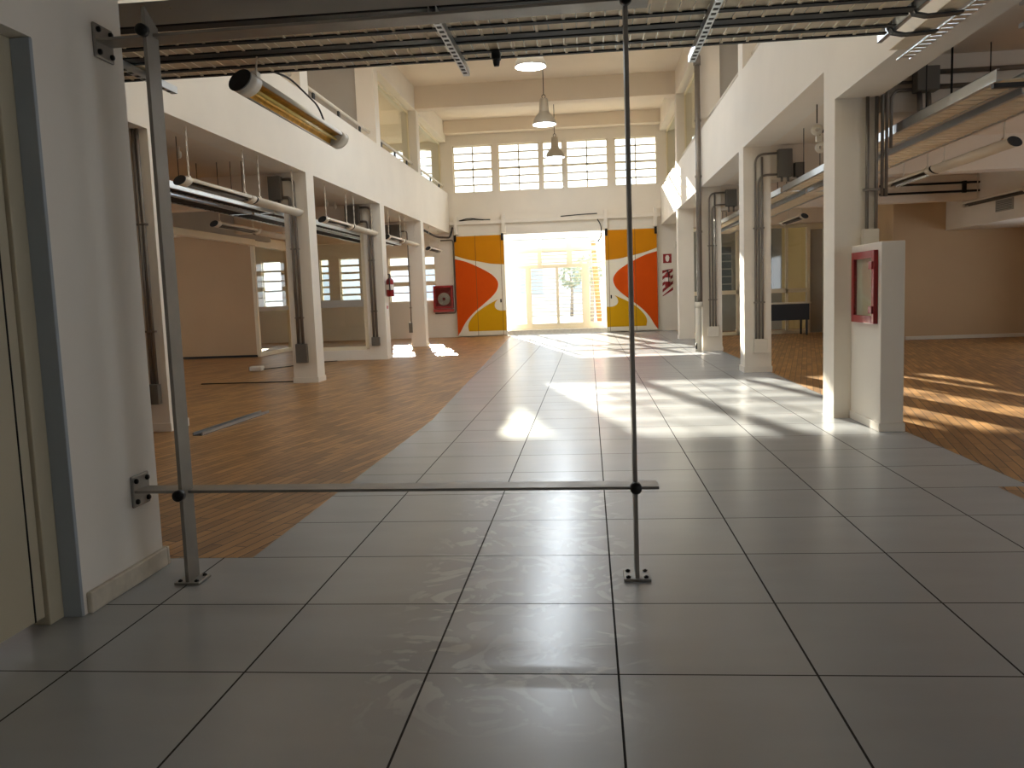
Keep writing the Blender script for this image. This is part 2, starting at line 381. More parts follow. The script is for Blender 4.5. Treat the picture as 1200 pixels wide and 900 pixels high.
# low ceiling over the camera and its edge
struct(MB().box(XL, XR, YB, 4.38, 2.78, 3.1), 'ceiling_low', SOFFIT)
struct(MB().box(XL, XR, 4.2, 4.38, 3.1, 6.4), 'wall_above_low_ceiling', WHITE)
# side bay ceilings (mezzanine floors), nave ceiling, mezzanine ceilings
struct(MB().box(XL, LX-CW, 4.38, YF, 3.05, 3.25), 'ceiling_left_bay', SOFFIT)
struct(MB().box(RX+CW, XR, 4.38, YF, 3.05, 3.25), 'ceiling_right_bay', SOFFIT)
b = MB(); ys = [4.38, 6.6, 9.6, 12.6, 15.2, YF]
for k in range(5):
    if k in (1, 3): b.box(LX-CW, ADDED_SKYLIGHTS[k//2][0], ys[k], ys[k+1], 6.2, 6.4).box(ADDED_SKYLIGHTS[k//2][1], RX+CW, ys[k], ys[k+1], 6.2, 6.4)
    else: b.box(LX-CW, RX+CW, ys[k], ys[k+1], 6.2, 6.4)
struct(b, 'ceiling', SOFFIT)
for k, (a, c, e, g) in enumerate(ADDED_SKYLIGHTS):
    b = MB()
    for q in range(5): b.box(a+(c-a)*q/4-0.03, a+(c-a)*q/4+0.03, e, g, 6.28, 6.36)
    for q in range(4): b.box(a, c, e+(g-e)*q/3-0.03, e+(g-e)*q/3+0.03, 6.285, 6.355)
    w = struct(b, 'window_%d' % (40+k), CREAM); struct(MB().box(a, c, e, g, 6.36, 6.366), 'window_pane', GLASS, 0, w)  # frame and pane of an added, unseen skylight
struct(MB().box(XL, LX-CW, 4.38, YF, 5.7, 5.9), 'ceiling_left_mezzanine', SOFFIT)
struct(MB().box(RX+CW, XR, 4.38, YF, 5.7, 5.9), 'ceiling_right_mezzanine', SOFFIT)
for y0, z0 in ((11.85, 5.72), (16.15, 5.7), (20.42, 5.68), (24.5, 5.85)):
    struct(MB().box(LX, RX, y0, y0+0.35, z0, 6.2), 'ceiling_beam', SOFFIT)
# parapet beams of the mezzanines and headers above them
struct(MB().box(LX-CW, LX, 4.38, YF, 3.05, 4.2), 'beam_left', WHITE)
struct(MB().box(RX, RX+CW, 4.38, YF, 3.04, 4.06), 'beam_right', WHITE)
struct(MB().box(LX-CW, LX, 4.38, LY[0]+0.34, 2.83, 3.05), 'beam_left_deep', WHITE)
struct(MB().box(RX, RX+CW, 4.38, RY[0]+0.34, 2.73, 3.04), 'beam_right_deep', WHITE)
struct(MB().box(LX-CW, LX, 4.38, YF, 5.66, 6.2), 'beam_left_header', WHITE)
struct(MB().box(RX, RX+CW, 4.38, YF, 5.66, 6.2), 'beam_right_header', WHITE)
# columns, floor to roof, with a low skirting
for i, y in enumerate(LY):
    b = MB().box(LX-CW, LX, y, y+0.34, 0, 3.05 if i else 2.83).box(LX-CW, LX, y, y+0.34, 4.2, 5.66); c = struct(b, 'column', WHITE)
    struct(MB().box(LX-CW-0.012, LX+0.012, y-0.012, y+0.352, 0, 0.08), 'column_skirting', WHITE, 0, c)
for i, y in enumerate(RY):
    b = MB().box(RX, RX+CW, y, y+0.34, 0, 3.04 if i else 2.73).box(RX, RX+CW, y, y+0.34, 4.06, 5.66); c = struct(b, 'column', WHITE)
    if i: struct(MB().box(RX-0.012, RX+CW+0.012, y-0.012, y+0.352, 0, 0.08), 'column_skirting', WHITE, 0, c)
# cross beams of the side bays
for y in LY: struct(MB().box(XL, LX-CW, y+0.02, y+0.32, 2.6, 3.05), 'bay_beam_left', SOFFIT)
for y in RY: struct(MB().box(RX+CW, XR, y+0.02, y+0.32, 2.6, 3.05), 'bay_beam_right', SOFFIT)
# mezzanine inner walls
struct(MB().box(-8.2, LX-CW, 16.5, 16.7, 3.25, 5.7), 'wall_mezzanine_left', GREYW)
struct(MB().box(RX+CW, 6.2, 16.2, 16.4, 3.25, 5.7), 'wall_mezzanine_right', GREYW)

# clerestory windows: white frame, transom, louvre bars and glass
def louvre_window(n, x0, x1, z0, z1, y, cols, rows, transom=None, glass=GLASS, frame=CREAM, bar=0.02, fr=0.03):
    b = MB()
    b.box(x0, x0+fr, y, y+0.08, z0, z1).box(x1-fr, x1, y, y+0.08, z0, z1).box(x0, x1, y, y+0.08, z0, z0+fr).box(x0, x1, y, y+0.08, z1-fr, z1)
    w = struct(b, n, frame)
    g = MB()
    for k in range(1, cols): g.box(x0+(x1-x0)*k/cols-0.018, x0+(x1-x0)*k/cols+0.018, y+0.02, y+0.06, z0+fr, z1-fr)
    for k in range(1, rows):
        h = 0.03 if k == transom else bar
        z = z0+(z1-z0)*k/rows
        g.box(x0+fr, x1-fr, y+0.02, y+0.06, z-h, z+h)
    struct(g, 'window_bars', frame, 0, w)
    struct(MB().box(x0+fr, x1-fr, y+0.036, y+0.042, z0+fr, z1-fr), 'window_pane', glass, 0, w)
    return w
for i, (a, c) in enumerate(CLX): louvre_window('window_%d' % (i+1), a, c, CZ0, CZ1, YF+0.06, 1 if i == 2 else 2, 6, 3)
wn = 6
for x0, x1, z0, z1, cc, rr in ((-9.8, -9.2, 0.95, 2.45, 1, 5), (-8.0, -7.72, 1.2, 2.45, 1, 6), (-7.4, -6.78, 1.15, 2.45, 1, 6), 
                           (-7.6, -6.0, 4.35, 5.5, 2, 5), (-5.75, -4.45, 4.35, 5.5, 2, 5), (2.75, 3.9, 4.35, 5.5, 2, 5), (4.1, 5.4, 4.35, 5.5, 2, 5)):
    louvre_window('window_%d' % wn, x0, x1, z0, z1, YF+0.06, cc, rr, None, bar=0.03 if z0 < 3 else 0.014); wn += 1
w = louvre_window('window_15', -5.9, -4.5, 1.08, 2.42, YF+0.06, 2, 1)
b = MB()
for z, h in ((2.1, 0.075), (1.62, 0.065), (1.86, 0.016), (1.36, 0.016)): b.box(-5.87, -4.53, YF+0.015, YF+0.065, z-h, z+h)
struct(b, 'window_bars', CREAM, 0, w)
louvre_window('window_%d' % wn, 3.6, 4.3, 1.05, 2.3, YF+0.06, 1, 6, None, bar=0.03)
for k, (a, c, e, g) in enumerate(ADDED_BACKW): louvre_window('window_%d' % (30+k), a, c, e, g, YB-0.14, 2, 4)  # glazing of the added window behind the camera

# door in the near left wall
d = struct(MB().box(-2.12, -2.075, 1.72, 2.90, 0.035, 2.09), 'door_1', DOORM, 0.003)
struct(MB().box(-2.076, -2.072, 2.84, 2.846, 0.035, 2.09), 'door_groove', EDGE, 0, d)
t = struct(MB().box(-2.13, -2.06, 2.905, 3.0, 0, 2.17).box(-2.13, -2.06, 1.7, 2.905, 2.1, 2.17), 'trim_1', DOORM, 0.004)
struct(MB().box(-2.06, -1.984, 2.985, 3.004, 0, 2.168), 'trim_2', REVEALM, 0.003)  # sheet over the reveal, tinted with the bluish light it receives
struct(MB().box(-1.985, -1.962, 3.02, 3.62, 0, 0.085).box(-2.22, -1.962, 3.62, 3.642, 0, 0.085), 'baseboard_left', STONE, 0.006)
struct(MB().box(6.3, XR, 17.55, 17.578, 0, 0.07), 'baseboard_right', WBOX, 0.004)

# left bay partitions
struct(MB().box(XL, -7.46, 18.4, 18.5, 0, 3.05), 'partition_wall', TAUPE)
struct(MB().box(XL, -7.46, 18.38, 18.398, 0, 0.05), 'baseboard_partition', EDGE)
struct(MB().box(-7.12, -6.97, 4.4, 17.45, 2.42, 2.54).box(-7.52, -7.35, 18.38, 20.6, 2.47, 2.68), 'partition_rail', CREAM, 0.005)
struct(MB().box(-7.1, -7.0, 4.4, 18.4, 2.54, 3.05), 'partition_bulkhead', GREYW)
w = struct(MB().box(-7.48, -7.4, 18.38, 18.47, 0, 2.47).box(-7.48, -7.4, 20.42, 20.5, 0, 2.47).box(-7.48, -7.4, 18.47, 20.42, 0, 0.09), 'glazed_partition_frame', CREAM, 0.004)
struct(MB().box(-7.445, -7.435, 18.47, 20.42, 0.09, 2.47), 'glass_pane', GGLASS, 0, w)
struct(MB().box(-7.46, -7.42, 18.47, 20.42, 1.02, 1.12), 'mid_rail', GREYW, 0, w)
w = struct(MB().box(-4.46, -4.39, 16.5, 16.56, 0.22, 2.6).box(-5.46, -5.38, 16.5, 16.56, 0.22, 2.6).box(-5.38, -4.46, 16.5, 16.56, 0.2, 0.27).box(-5.38, -4.46, 16.5, 16.56, 2.55, 2.6), 'glazed_partition_frame', CREAM, 0.004)
struct(MB().box(-5.38, -4.46, 16.525, 16.535, 0.27, 2.55), 'glass_pane', GGLASS, 0, w)
struct(MB().box(-5.38, -4.46, 16.51, 16.55, 1.06, 1.2), 'mid_rail', GREYW, 0, w)
struct(MB().box(-5.48, -4.385, 16.46, 16.62, 0, 0.2), 'partition_plinth', WHITE, 0.004)
struct(MB().box(-5.9, -4.39, 12.26, 12.33, 0, 0.012), 'trim_floor_joint', EDGE)

# right bay partitions
struct(MB().box(6.05, XR, 17.58, 17.7, 0, 3.05), 'partition_wall', TAUPE)
struct(MB().box(6.05, 6.15, 17.7, 21.2, 0, 3.05), 'partition_wall', TAUPE)
struct(MB().box(7.05, XR, 12.2, 17.58, 2.14, 3.05), 'bulkhead', WHITE)
struct(MB().box(RX+CW, 6.05, 21.2, 21.3, 2.62, 3.05).box(5.28, 5.36, 21.18, 21.32, 0, 2.62).box(5.66, 5.76, 21.18, 21.32, 0, 2.62).box(5.36, 5.66, 21.18, 21.32, 2.5, 2.62).box(5.76, 6.05, 21.2, 21.3, 0, 2.62), 'partition_frame', CREAM)
struct(MB().box(5.36, 5.66, 21.25, 21.29, 0.01, 2.5), 'door_2', GREYW)
w = struct(MB().box(3.6, 3.68, 21.2, 21.28, 0, 2.62).box(4.78, 4.84, 21.2, 21.28, 0, 2.62).box(2.5, 2.56, 21.2, 21.28, 0, 2.62).box(2.56, 5.28, 21.2, 21.28, 0, 0.08).box(2.56, 5.28, 21.2, 21.28, 1.0, 1.1).box(2.56, 5.28, 21.2, 21.28, 2.56, 2.62), 'glazed_partition_frame', CREAM, 0.004)
struct(MB().box(2.56, 5.28, 21.235, 21.245, 0.08, 2.56), 'glass_pane', GGLASS, 0, w)
struct(MB().box(5.2, 8.6, 23.5, 23.6, 0, 3.05), 'wall_yellow', YWALL)
struct(MB().box(2.5, 5.2, 23.5, 23.6, 0, 3.05), 'wall_room', GREYW)
for n_, x0, x1 in (('window_20', 4.3, 4.98), ('window_21', 3.25, 3.9)):
    b = MB(); b.box(x0, x0+0.04, 23.42, 23.5, 1.05, 2.3).box(x1-0.04, x1, 23.42, 23.5, 1.05, 2.3)
    for k in range(7): b.box(x0, x1, 23.42, 23.5, 1.05+k*0.203, 1.08+k*0.203)
    w = struct(b, n_, GREYW); struct(MB().box(x0+0.04, x1-0.04, 23.46, 23.48, 1.06, 2.3), 'window_pane', LOUV, 0, w)
# pilaster beside the first right column
struct(MB().box(2.262, 2.44, 6.82, 7.575, 0, 1.49).box(2.25, 2.452, 6.808, 7.575, 0, 0.07), 'pilaster', WHITE, 0.006)

# mezzanine glazing and handrails
def mezz_glass(y0, y1, x, z0, z1):
    b = MB().box(x, x+0.05, y0, y0+0.06, z0, z1).box(x, x+0.05, y1-0.06, y1, z0, z1).box(x, x+0.05, y0, y1, z1-0.06, z1).box(x, x+0.05, y0, y1, z0, z0+0.05)
    w = struct(b, 'mezzanine_window_frame', CREAM)
    struct(MB().box(x+0.02, x+0.028, y0+0.06, y1-0.06, z0+0.05, z1-0.06), 'glass_pane', GGLASS, 0, w)
mezz_glass(LY[2]+0.34, LY[3], -4.25, 4.2, 5.66); mezz_glass(LY[3]+0.34, YF, -4.25, 4.2, 5.66)
mezz_glass(RY[3]+0.34, YF, 2.3, 4.06, 5.66); mezz_glass(RY[2]+0.34, RY[3], 2.3, 4.06, 5.66)
def handrail(x, y0, y1, z, base, label):
    t = thing('handrail', (x, (y0+y1)/2, base), label, 'handrail', 'mezzanine handrails')
    MB().cyl((x, y0, z), (x, y1, z), 0.028, 10).build('rail', WBOX, t)
    n = max(2, round((y1-y0)/1.3))
    for k in range(n):
        y = y0 + (y1-y0)*(k+0.5)/n
        MB().box(x-0.012, x+0.012, y-0.05, y+0.05, base, z-0.02).build('bracket', DARKS, t)
names = ('first bay', 'second bay', 'third bay', 'bay nearest the far wall')
ends = [4.6] + [y+0.34 for y in LY]
for k in range(1, 5):
    y1 = LY[k] if k < 4 else YF
    handrail(LX-0.14, ends[k]+0.01, y1-0.01, 4.42, 4.2, 'white tube handrail on the left mezzanine parapet, %s' % ('before the first full column', 'between first and second full columns', 'between second full and farthest columns', 'beyond the farthest column')[k-1])
ends = [4.6] + [y+0.34 for y in RY]
for k in range(1, 5):
    y1 = RY[k] if k < 4 else YF
    handrail(RX+0.14, ends[k]+0.01, y1-0.01, 4.26, 4.06, 'white tube handrail on the right mezzanine parapet, %s' % ('between pilaster column and second column', 'before the tall drain pipe', 'just beyond the tall drain pipe', 'touching the far wall')[k-1])

# outdoors
struct(MB().box(-40, 40, YF+0.2, 90, -0.2, -0.02), 'ground_outside', CONC)
fb = thing('building', (-9, 60, -0.02), 'pale building far outside, seen through the entrance glazing', 'building')
MB().box(-22, 3, 60, 70, -0.02, 5.0).build('wall', FARB, fb); MB().box(-22.3, 3.3, 59.7, 70, 5.0, 5.3).build('roof', CONC, fb)
for k in range(6): MB().box(-20+3.8*k, -18.4+3.8*k, 59.93, 60.0, 1.2, 3.4).build('window', FARW, fb)

# ================================================================ ENTRANCE
# glazed lattice in the opening
en = struct(MB().box(-2.43, 0.5, 24.95, 25.55, 0.0, 0.13), 'door_3', STONE, 0.006)
b = MB()
YE = 25.45
for x0, x1, z0, z1 in ((-2.43, -2.33, 0.13, 2.95), (0.42, 0.5, 0.13, 2.95), (-1.5, -1.37, 1.95, 2.95), (-0.63, -0.46, 1.95, 2.95), (-1.88, -1.71, 0.13, 2.0), (-0.97, -0.885, 0.3, 2.0), (-0.2, 0.03, 0.13, 2.0),
                       (-2.43, 0.5, 2.44, 2.53), (-2.43, 0.5, 1.94, 2.05), (-2.43, 0.5, 0.13, 0.3)):
    hz = (x1-x0) > 2; b.box(x0, x1, YE+(0.012 if hz else 0), YE+(0.07 if hz else 0.08), z0, z1)
struct(b, 'entrance_frame', ENTW, 0.004, en)
b = MB()
for k in range(14): b.box(-2.33, 0.42, YE+0.03, YE+0.05, 0.42+0.11*k-0.009, 0.42+0.11*k+0.009)
for k in range(8): b.box(-2.33, 0.42, YE+0.03, YE+0.05, 2.1+0.11*k-0.017, 2.1+0.11*k+0.017)
struct(b, 'entrance_bars', ENTW, 0, en)
struct(MB().box(-2.33, 0.42, YE+0.055, YE+0.061, 0.3, 2.95), 'glass_pane', GLASS, 0, en)

# painted sliding doors
def mural_door(x0, x1, mirror, label):
    W_, H0, H1, y = x1-x0, 0.03, 2.95, 24.74
    t = thing('sliding_door', ((x0+x1)/2, y, 0.0), label, 'door', 'painted sliding doors')
    MB().box(x0, x1, y-0.02, y+0.04, H0, H1).build('panel', MURALW, t, 0.004)
    def P(pts): return [((x0 + u*W_) if not mirror else (x1 - u*W_), H0+0.012+v*(H1-H0-0.024)) for u, v in pts]
    def cr(pts, n=6):
        out = []
        for i in range(len(pts)-1):
            p0, p1, p2, p3 = pts[max(i-1,0)], pts[i], pts[i+1], pts[min(i+2,len(pts)-1)]
            for k in range(n):
                s = k/n
                out.append(tuple(0.5*((2*p1[j])+(-p0[j]+p2[j])*s+(2*p0[j]-5*p1[j]+4*p2[j]-p3[j])*s*s+(-p0[j]+3*p1[j]-3*p2[j]+p3[j])*s**3) for j in (0,1)))
        return out + [pts[-1]]
    top = cr([(0.0, 0.81), (0.23, 0.77), (0.5, 0.74), (0.74, 0.715), (0.992, 0.705)]) + [(0.992, 1.0), (0.0, 1.0)]
    mid = cr([(0.0, 0.775), (0.22, 0.745), (0.46, 0.69), (0.67, 0.63), (0.79, 0.58), (0.855, 0.52), (0.825, 0.45), (0.72, 0.385), (0.54, 0.31), (0.32, 0.22), (0.17, 0.135), (0.07, 0.05), (0.0, 0.0)])
    low = cr([(0.23, 0.04), (0.215, 0.1), (0.27, 0.16), (0.4, 0.23), (0.58, 0.29), (0.73, 0.33), (0.84, 0.358)]) + cr([(0.84, 0.358), (0.785, 0.325), (0.77, 0.29), (0.8, 0.26), (0.88, 0.243), (0.992, 0.243)])[1:] + [(0.992, 0.04)]
    for poly, m_, nm in ((top, AMBER, 'upper_colour_field'), (mid, ORANGE, 'orange_wave'), (low, YELLOW, 'yellow_leaf')):
        MB().prism(P(poly), 'y', y-0.024, y-0.019).build(nm, m_, t)
    g = MB()
    for u in (0.42, 0.93):
        xx = P([(u, 0)])[0][0]; g.box(xx-0.006, xx+0.006, y-0.0262, y-0.022, H0, H1)
    g.build('board_seam', SEAM, t)
    for u in (0.02, 0.97):
        xx = P([(u, 0)])[0][0]
        h = MB().box(xx-0.035, xx+0.035, y-0.06, y-0.026, 2.78, 2.98).build('hanger', EDGE, t, 0.006)
        MB().cyl((xx, y-0.075, 2.92), (xx, y-0.06, 2.92), 0.03, 12).build('roller', EDGE, h)
    hx = P([(0.9, 0)])[0][0]
    MB().box(hx-0.02, hx+0.02, y-0.035, y-0.024, 0.98, 1.08).build('handle', EDGE, t, 0.004)
    return t
mural_door(-3.88, -2.42, False, 'left sliding door painted with orange and yellow waves, beside the red hose cabinet')
mural_door(0.5, 1.98, True, 'right sliding door painted with orange and yellow waves, behind the steel post')
t = thing('door_track', (-0.95, 24.78, 3.28), 'long white door track crossing the far wall above the painted doors', 'rail')
MB().box(-4.0, 2.1, 24.72, 24.85, 3.27, 3.37).build('rail', WHITE, t, 0.006)
for x in (-3.82, -2.42, 0.54, 1.95):
    MB().box(x-0.05, x+0.05, 24.70, 24.85, 3.0, 3.52).build('strap', WHITE, t, 0.004)
b = MB(); b.tube(fillet([(-3.72, 24.76, 3.39), (-3.4, 24.75, 3.46), (-3.1, 24.75, 3.40), (-2.8, 24.76, 3.39)], 0.15), 0.014, 6); b.tube([(-3.7, 24.79, 3.39), (-3.3, 24.79, 3.42), (-3.0, 24.79, 3.39)], 0.012, 6)
tag(b.build('cable', BLACK), 'loose black cable lying on the left end of the white door track', 'cable', 'black cables on the door track')
b = MB(); b.tube(fillet([(-0.75, 24.76, 3.39), (-0.2, 24.75, 3.42), (0.3, 24.76, 3.43)], 0.2), 0.014, 6)
tag(b.build('cable', BLACK), 'black cable lying on the door track above the glazed entrance', 'cable', 'black cables on the door track')
b = MB(); b.tube(fillet([(0.3, 24.7, 3.26), (0.4, 24.68, 3.1), (0.42, 24.67, 2.8), (0.3, 24.7, 2.62)], 0.12), 0.016, 6)
tag(b.build('cable', BLACK), 'black cable hanging from the track at the right side of the entrance', 'cable')

# ================================================================ FLAT-BAR FRAME
fr = thing('bar_frame', (-0.78, 3.4, 0.0), 'open frame of bare flat steel bars bolted to floor and wall in front', 'frame')
def railbar(z0, z1, xe):
    yw, ye = 3.46, 3.40
    def Y(x): return yw + (ye-yw)*(x+1.985)/2.24
    return MB().hexa([(-1.985, Y(-1.985)-0.055, z0), (xe, Y(xe)-0.055, z0), (xe, Y(xe)+0.055, z0), (-1.985, Y(-1.985)+0.055, z0),
                      (-1.985, Y(-1.985)-0.055, z1), (xe, Y(xe)-0.055, z1), (xe, Y(xe)+0.055, z1), (-1.985, Y(-1.985)+0.055, z1)])
for x, y, zt in ((-1.737, 3.397, 2.375), (0.168, 3.417, 2.33)):
    p = MB().prism([(y-0.05, 0.01), (y+0.05, 0.01), (y+0.05, zt-0.06), (y-0.05, zt)], 'x', x-0.008, x+0.008).build('post', BARST, fr, 0.0015)
    pl = MB().box(x-0.055, x+0.055, y-0.06, y+0.06, 0.0, 0.012).build('base_plate', BARST, p, 0.003)
    for sx in (-0.036, 0.036):
        for sy_ in (-0.04, 0.04):
            MB().lathe([(0.0, 0.021), (0.005, 0.021), (0.005, 0.018), (0.01, 0.018), (0.01, 0.012), (0, 0.012)], (x+sx, y+sy_, 0), 6).build('anchor_bolt', EDGE, p)
for z0, z1, xe, nm in ((0.386, 0.398, 0.26, 'lower'), (2.272, 2.284, 0.256, 'upper')):
    r = railbar(z0, z1, xe).build('rail', BARST, fr, 0.0015)
    zc = (z0+z1)/2
    MB().box(-1.987, -1.973, 3.395, 3.535, zc-0.07, zc+0.07).build('wall_plate', BARST, r, 0.008)
    for sy_ in (3.42, 3.51):
        for sz in (-0.045, 0.045):
            MB().lathe([(0.0, 0.012), (0.008, 0.012), (0.012, 0.008), (0.012, 0.0)], (-1.973, sy_, zc+sz), 8, axis='x').build('wall_bolt', EDGE, r)
    for x, y in ((-1.737, 3.335), (0.168, 3.352)):
        MB().lathe([(0.0, -0.028), (0.018, -0.026), (0.024, -0.018), (0.024, 0.012), (0, 0.012)], (x, y, zc), 14, axis='y').build('clamp_bolt', EDGE, r)

# ================================================================ CABLE TRAYS
def cable_tray(ax, a0, a1, c0, c1, z, h, label, group, flange=0.035, pitch=0.075, sheet=TRAYB, side=STEEL, lip=DARKS, ribs=(), floor=True):
    """ax 'x' or 'y': runs from a0 to a1, spans c0..c1 across"""
    mid = ((a0+a1)/2, (c0+c1)/2, z) if ax == 'x' else ((c0+c1)/2, (a0+a1)/2, z)
    t = thing('cable_tray', mid, label, 'cable tray', group)
    def bx(b, a, a_, c, c__, z0, z1, m=0): return b.box(a, a_, c, c__, z0, z1, m) if ax == 'x' else b.box(c, c__, a, a_, z0, z1, m)
    for cc, s in ((c0, 1), (c1, -1)):
        b = MB(); bx(b, a0, a1, cc, cc+s*0.003, z+0.004, z+h); bx(b, a0, a1, cc, cc+s*0.02, z+h-0.003, z+h)
        r = b.build('side_rail', side, t)
        b = MB(); bx(b, a0, a1, cc, cc+s*flange, z-0.006, z+0.004); b.build('flange', lip, r)
    if floor:
        b = MB(); n = int((a1-a0)/pitch)
        for k in range(n):
            a = a0+k*pitch
            bx(b, a, a+pitch*0.9, c0+flange, c1-flange, z+0.002, z+0.006)
            if k % 2 == 0: bx(b, a, a+pitch*0.2, c0+flange, c1-flange, z-0.004, z+0.002)
        b.build('perforated_sheet', sheet, t)
    for rc, rw in ribs:
        b = MB(); bx(b, a0, a1, rc-rw/2, rc+rw/2, z-0.008, z); b.build('rib', lip, t)
    if ax == 'y':
        for a in (a0+1.2, (a0+a1)/2+0.6, a1-1.0):
            for c in (c0+0.03, c1-0.03): MB().cyl((c, a, z+0.03), (c, a, 3.05), 0.005, 6).build('rod', EDGE, t)
    return t
G = 'overhead cable trays'
cable_tray('x', -4.3, 1.74, 4.86, 5.225, 2.6, 0.1, 'wide perforated cable tray crossing overhead, the farther of two', G, 0.03, ribs=((5.06, 0.042),))
cable_tray('x', -4.3, 1.74, 4.26, 4.83, 2.6, 0.12, 'wide perforated cable tray crossing overhead, nearer of two, just behind the frame', G, 0.075, ribs=((4.6, 0.045),))
for k, x in enumerate((-2.62, -0.72, 0.66)):
    b = MB(); b.box(x-0.02, x+0.02, 4.2, 5.38, 2.545, 2.549).box(x-0.02, x-0.017, 4.2, 5.38, 2.549, 2.588).box(x+0.017, x+0.02, 4.2, 5.38, 2.549, 2.588)
    for j in range(15): b.box(x-0.012, x+0.012, 4.24+j*0.075, 4.27+j*0.075, 2.543, 2.546, 1)
    o = b.build('strut_channel', [STEEL, DARKS])
    tag(o, 'slotted steel strut under the crossing cable trays, %s' % ('beside the left frame post', 'left of the hanging lamp', 'right of the frame'  )[k], 'bracket', 'struts under the crossing trays')
# corner tray on the right with black straps
t = thing('cable_tray', (1.95, 4.6, 2.6), 'open cable tray with black straps overhead at the upper right corner', 'cable tray', G)
b = MB().box(1.76, 1.764, 3.0, 5.42, 2.6, 2.70).box(1.76, 1.785, 3.0, 5.42, 2.6, 2.604).box(1.76, 1.785, 3.0, 5.42, 2.697, 2.70); b.build('side_rail', STEEL, t)
b = MB().box(2.1, 2.104, 3.0, 5.85, 2.6, 2.66)
for k in range(36): b.box(2.02, 2.1, 3.02+k*0.078, 3.07+k*0.078, 2.6, 2.605)
b.box(2.02, 2.03, 3.0, 5.85, 2.598, 2.607); b.build('perforated_rail', STEEL, t)
MB().box(1.89, 1.985, 3.0, 5.6, 2.6, 2.606).build('centre_strip', TRAYB, t)
for x_, y_ in ((1.77, 3.4), (1.77, 4.2), (2.1, 3.4), (2.1, 4.2)): MB().cyl((x_, y_, 2.65), (x_, y_, 2.78), 0.005, 6).build('rod', EDGE, t)
for k in range(7):
    y = 3.2+0.33*k
    MB().band([(1.75, y, 2.71), (1.748, y, 2.62), (1.765, y, 2.59), (1.83, y+0.01, 2.578), (1.95, y+0.02, 2.585), (2.02, y+0.03, 2.592)], 0.055, 'y', 0.012).build('strap', BLACK, t)
# side bay trays
cable_tray('y', 5.2, 11.9, -4.66, -4.45, 2.47, 0.07, 'bright steel cable tray in the first left bay, the one nearer the columns', G, side=STEEL, sheet=DARKS, lip=STEEL)
cable_tray('y', 5.2, 11.9, -5.12, -4.78, 2.47, 0.07, 'bright steel cable tray in the first left bay, the one farther from the columns', G, side=STEEL, sheet=DARKS, lip=STEEL)
cable_tray('y', 12.0, 20.2, -4.66, -4.45, 2.47, 0.07, 'steel cable tray behind the second left column, nearer the columns', G, side=STEEL, sheet=DARKS, lip=STEEL)
cable_tray('y', 12.0, 20.2, -5.12, -4.78, 2.47, 0.07, 'steel cable tray behind the second left column, farther from the columns', G, side=STEEL, sheet=DARKS, lip=STEEL)
cable_tray('y', 5.76, 11.7, 2.6, 2.85, 2.42, 0.07, 'steel cable tray over the right bay beside the pilaster column, left one', G, side=STEEL, lip=STEEL)
cable_tray('y', 6.1, 11.7, 2.92, 3.28, 2.40, 0.07, 'steel cable tray over the right bay beside the pilaster column, right one', G, side=STEEL, lip=STEEL)
cable_tray('y', 11.8, 20.0, 2.6, 2.85, 2.42, 0.07, 'steel cable tray in the right bay behind the second column, left one', G, side=STEEL, lip=STEEL)
cable_tray('y', 11.8, 20.0, 2.92, 3.28, 2.40, 0.07, 'steel cable tray in the right bay behind the second column, right one', G, side=STEEL, lip=STEEL)
# hanging black support at the near end of the right trays
t = thing('tray_support', (2.82, 5.75, 2.39), 'black slotted hanger holding the right bay trays at the top right edge', 'bracket')
MB().box(2.8, 2.85, 5.7, 5.74, 2.39, 3.05).build('upright', BLACK, t, 0.003); MB().box(2.56, 3.32, 5.7, 5.74, 2.36, 2.39).build('arm', BLACK, t, 0.003)
for z in (2.72, 2.86, 2.98): MB().box(2.72, 2.8, 5.69, 5.75, z, z+0.03).build('stub_arm', STEEL, t, 0.003)

# trapeze clamps hanging on the right behind the first column
t = thing('pipe_clamp', (2.5, 9.3, 2.5), 'pair of pale hanging clamps beside the bright edge of the right pilaster column', 'clamp')
for x, z in ((2.42, 2.78), (2.46, 2.6)):
    c = MB().lathe([(0.02, -0.012), (0.058, -0.012), (0.058, 0.012), (0.02, 0.012), (0.02, -0.012)], (x, 9.3, z), 16, axis='y').build('ring', WBOX, t)
    MB().box(x+0.02, x+0.2, 9.29, 9.31, z-0.03, z).build('hook', BLACK, c)
MB().box(2.41, 2.47, 9.28, 9.32, 2.66, 2.72).build('link', WBOX, t); MB().cyl((2.42, 9.3, 2.85), (2.42, 9.3, 3.05), 0.006, 6).build('rod', EDGE, t)

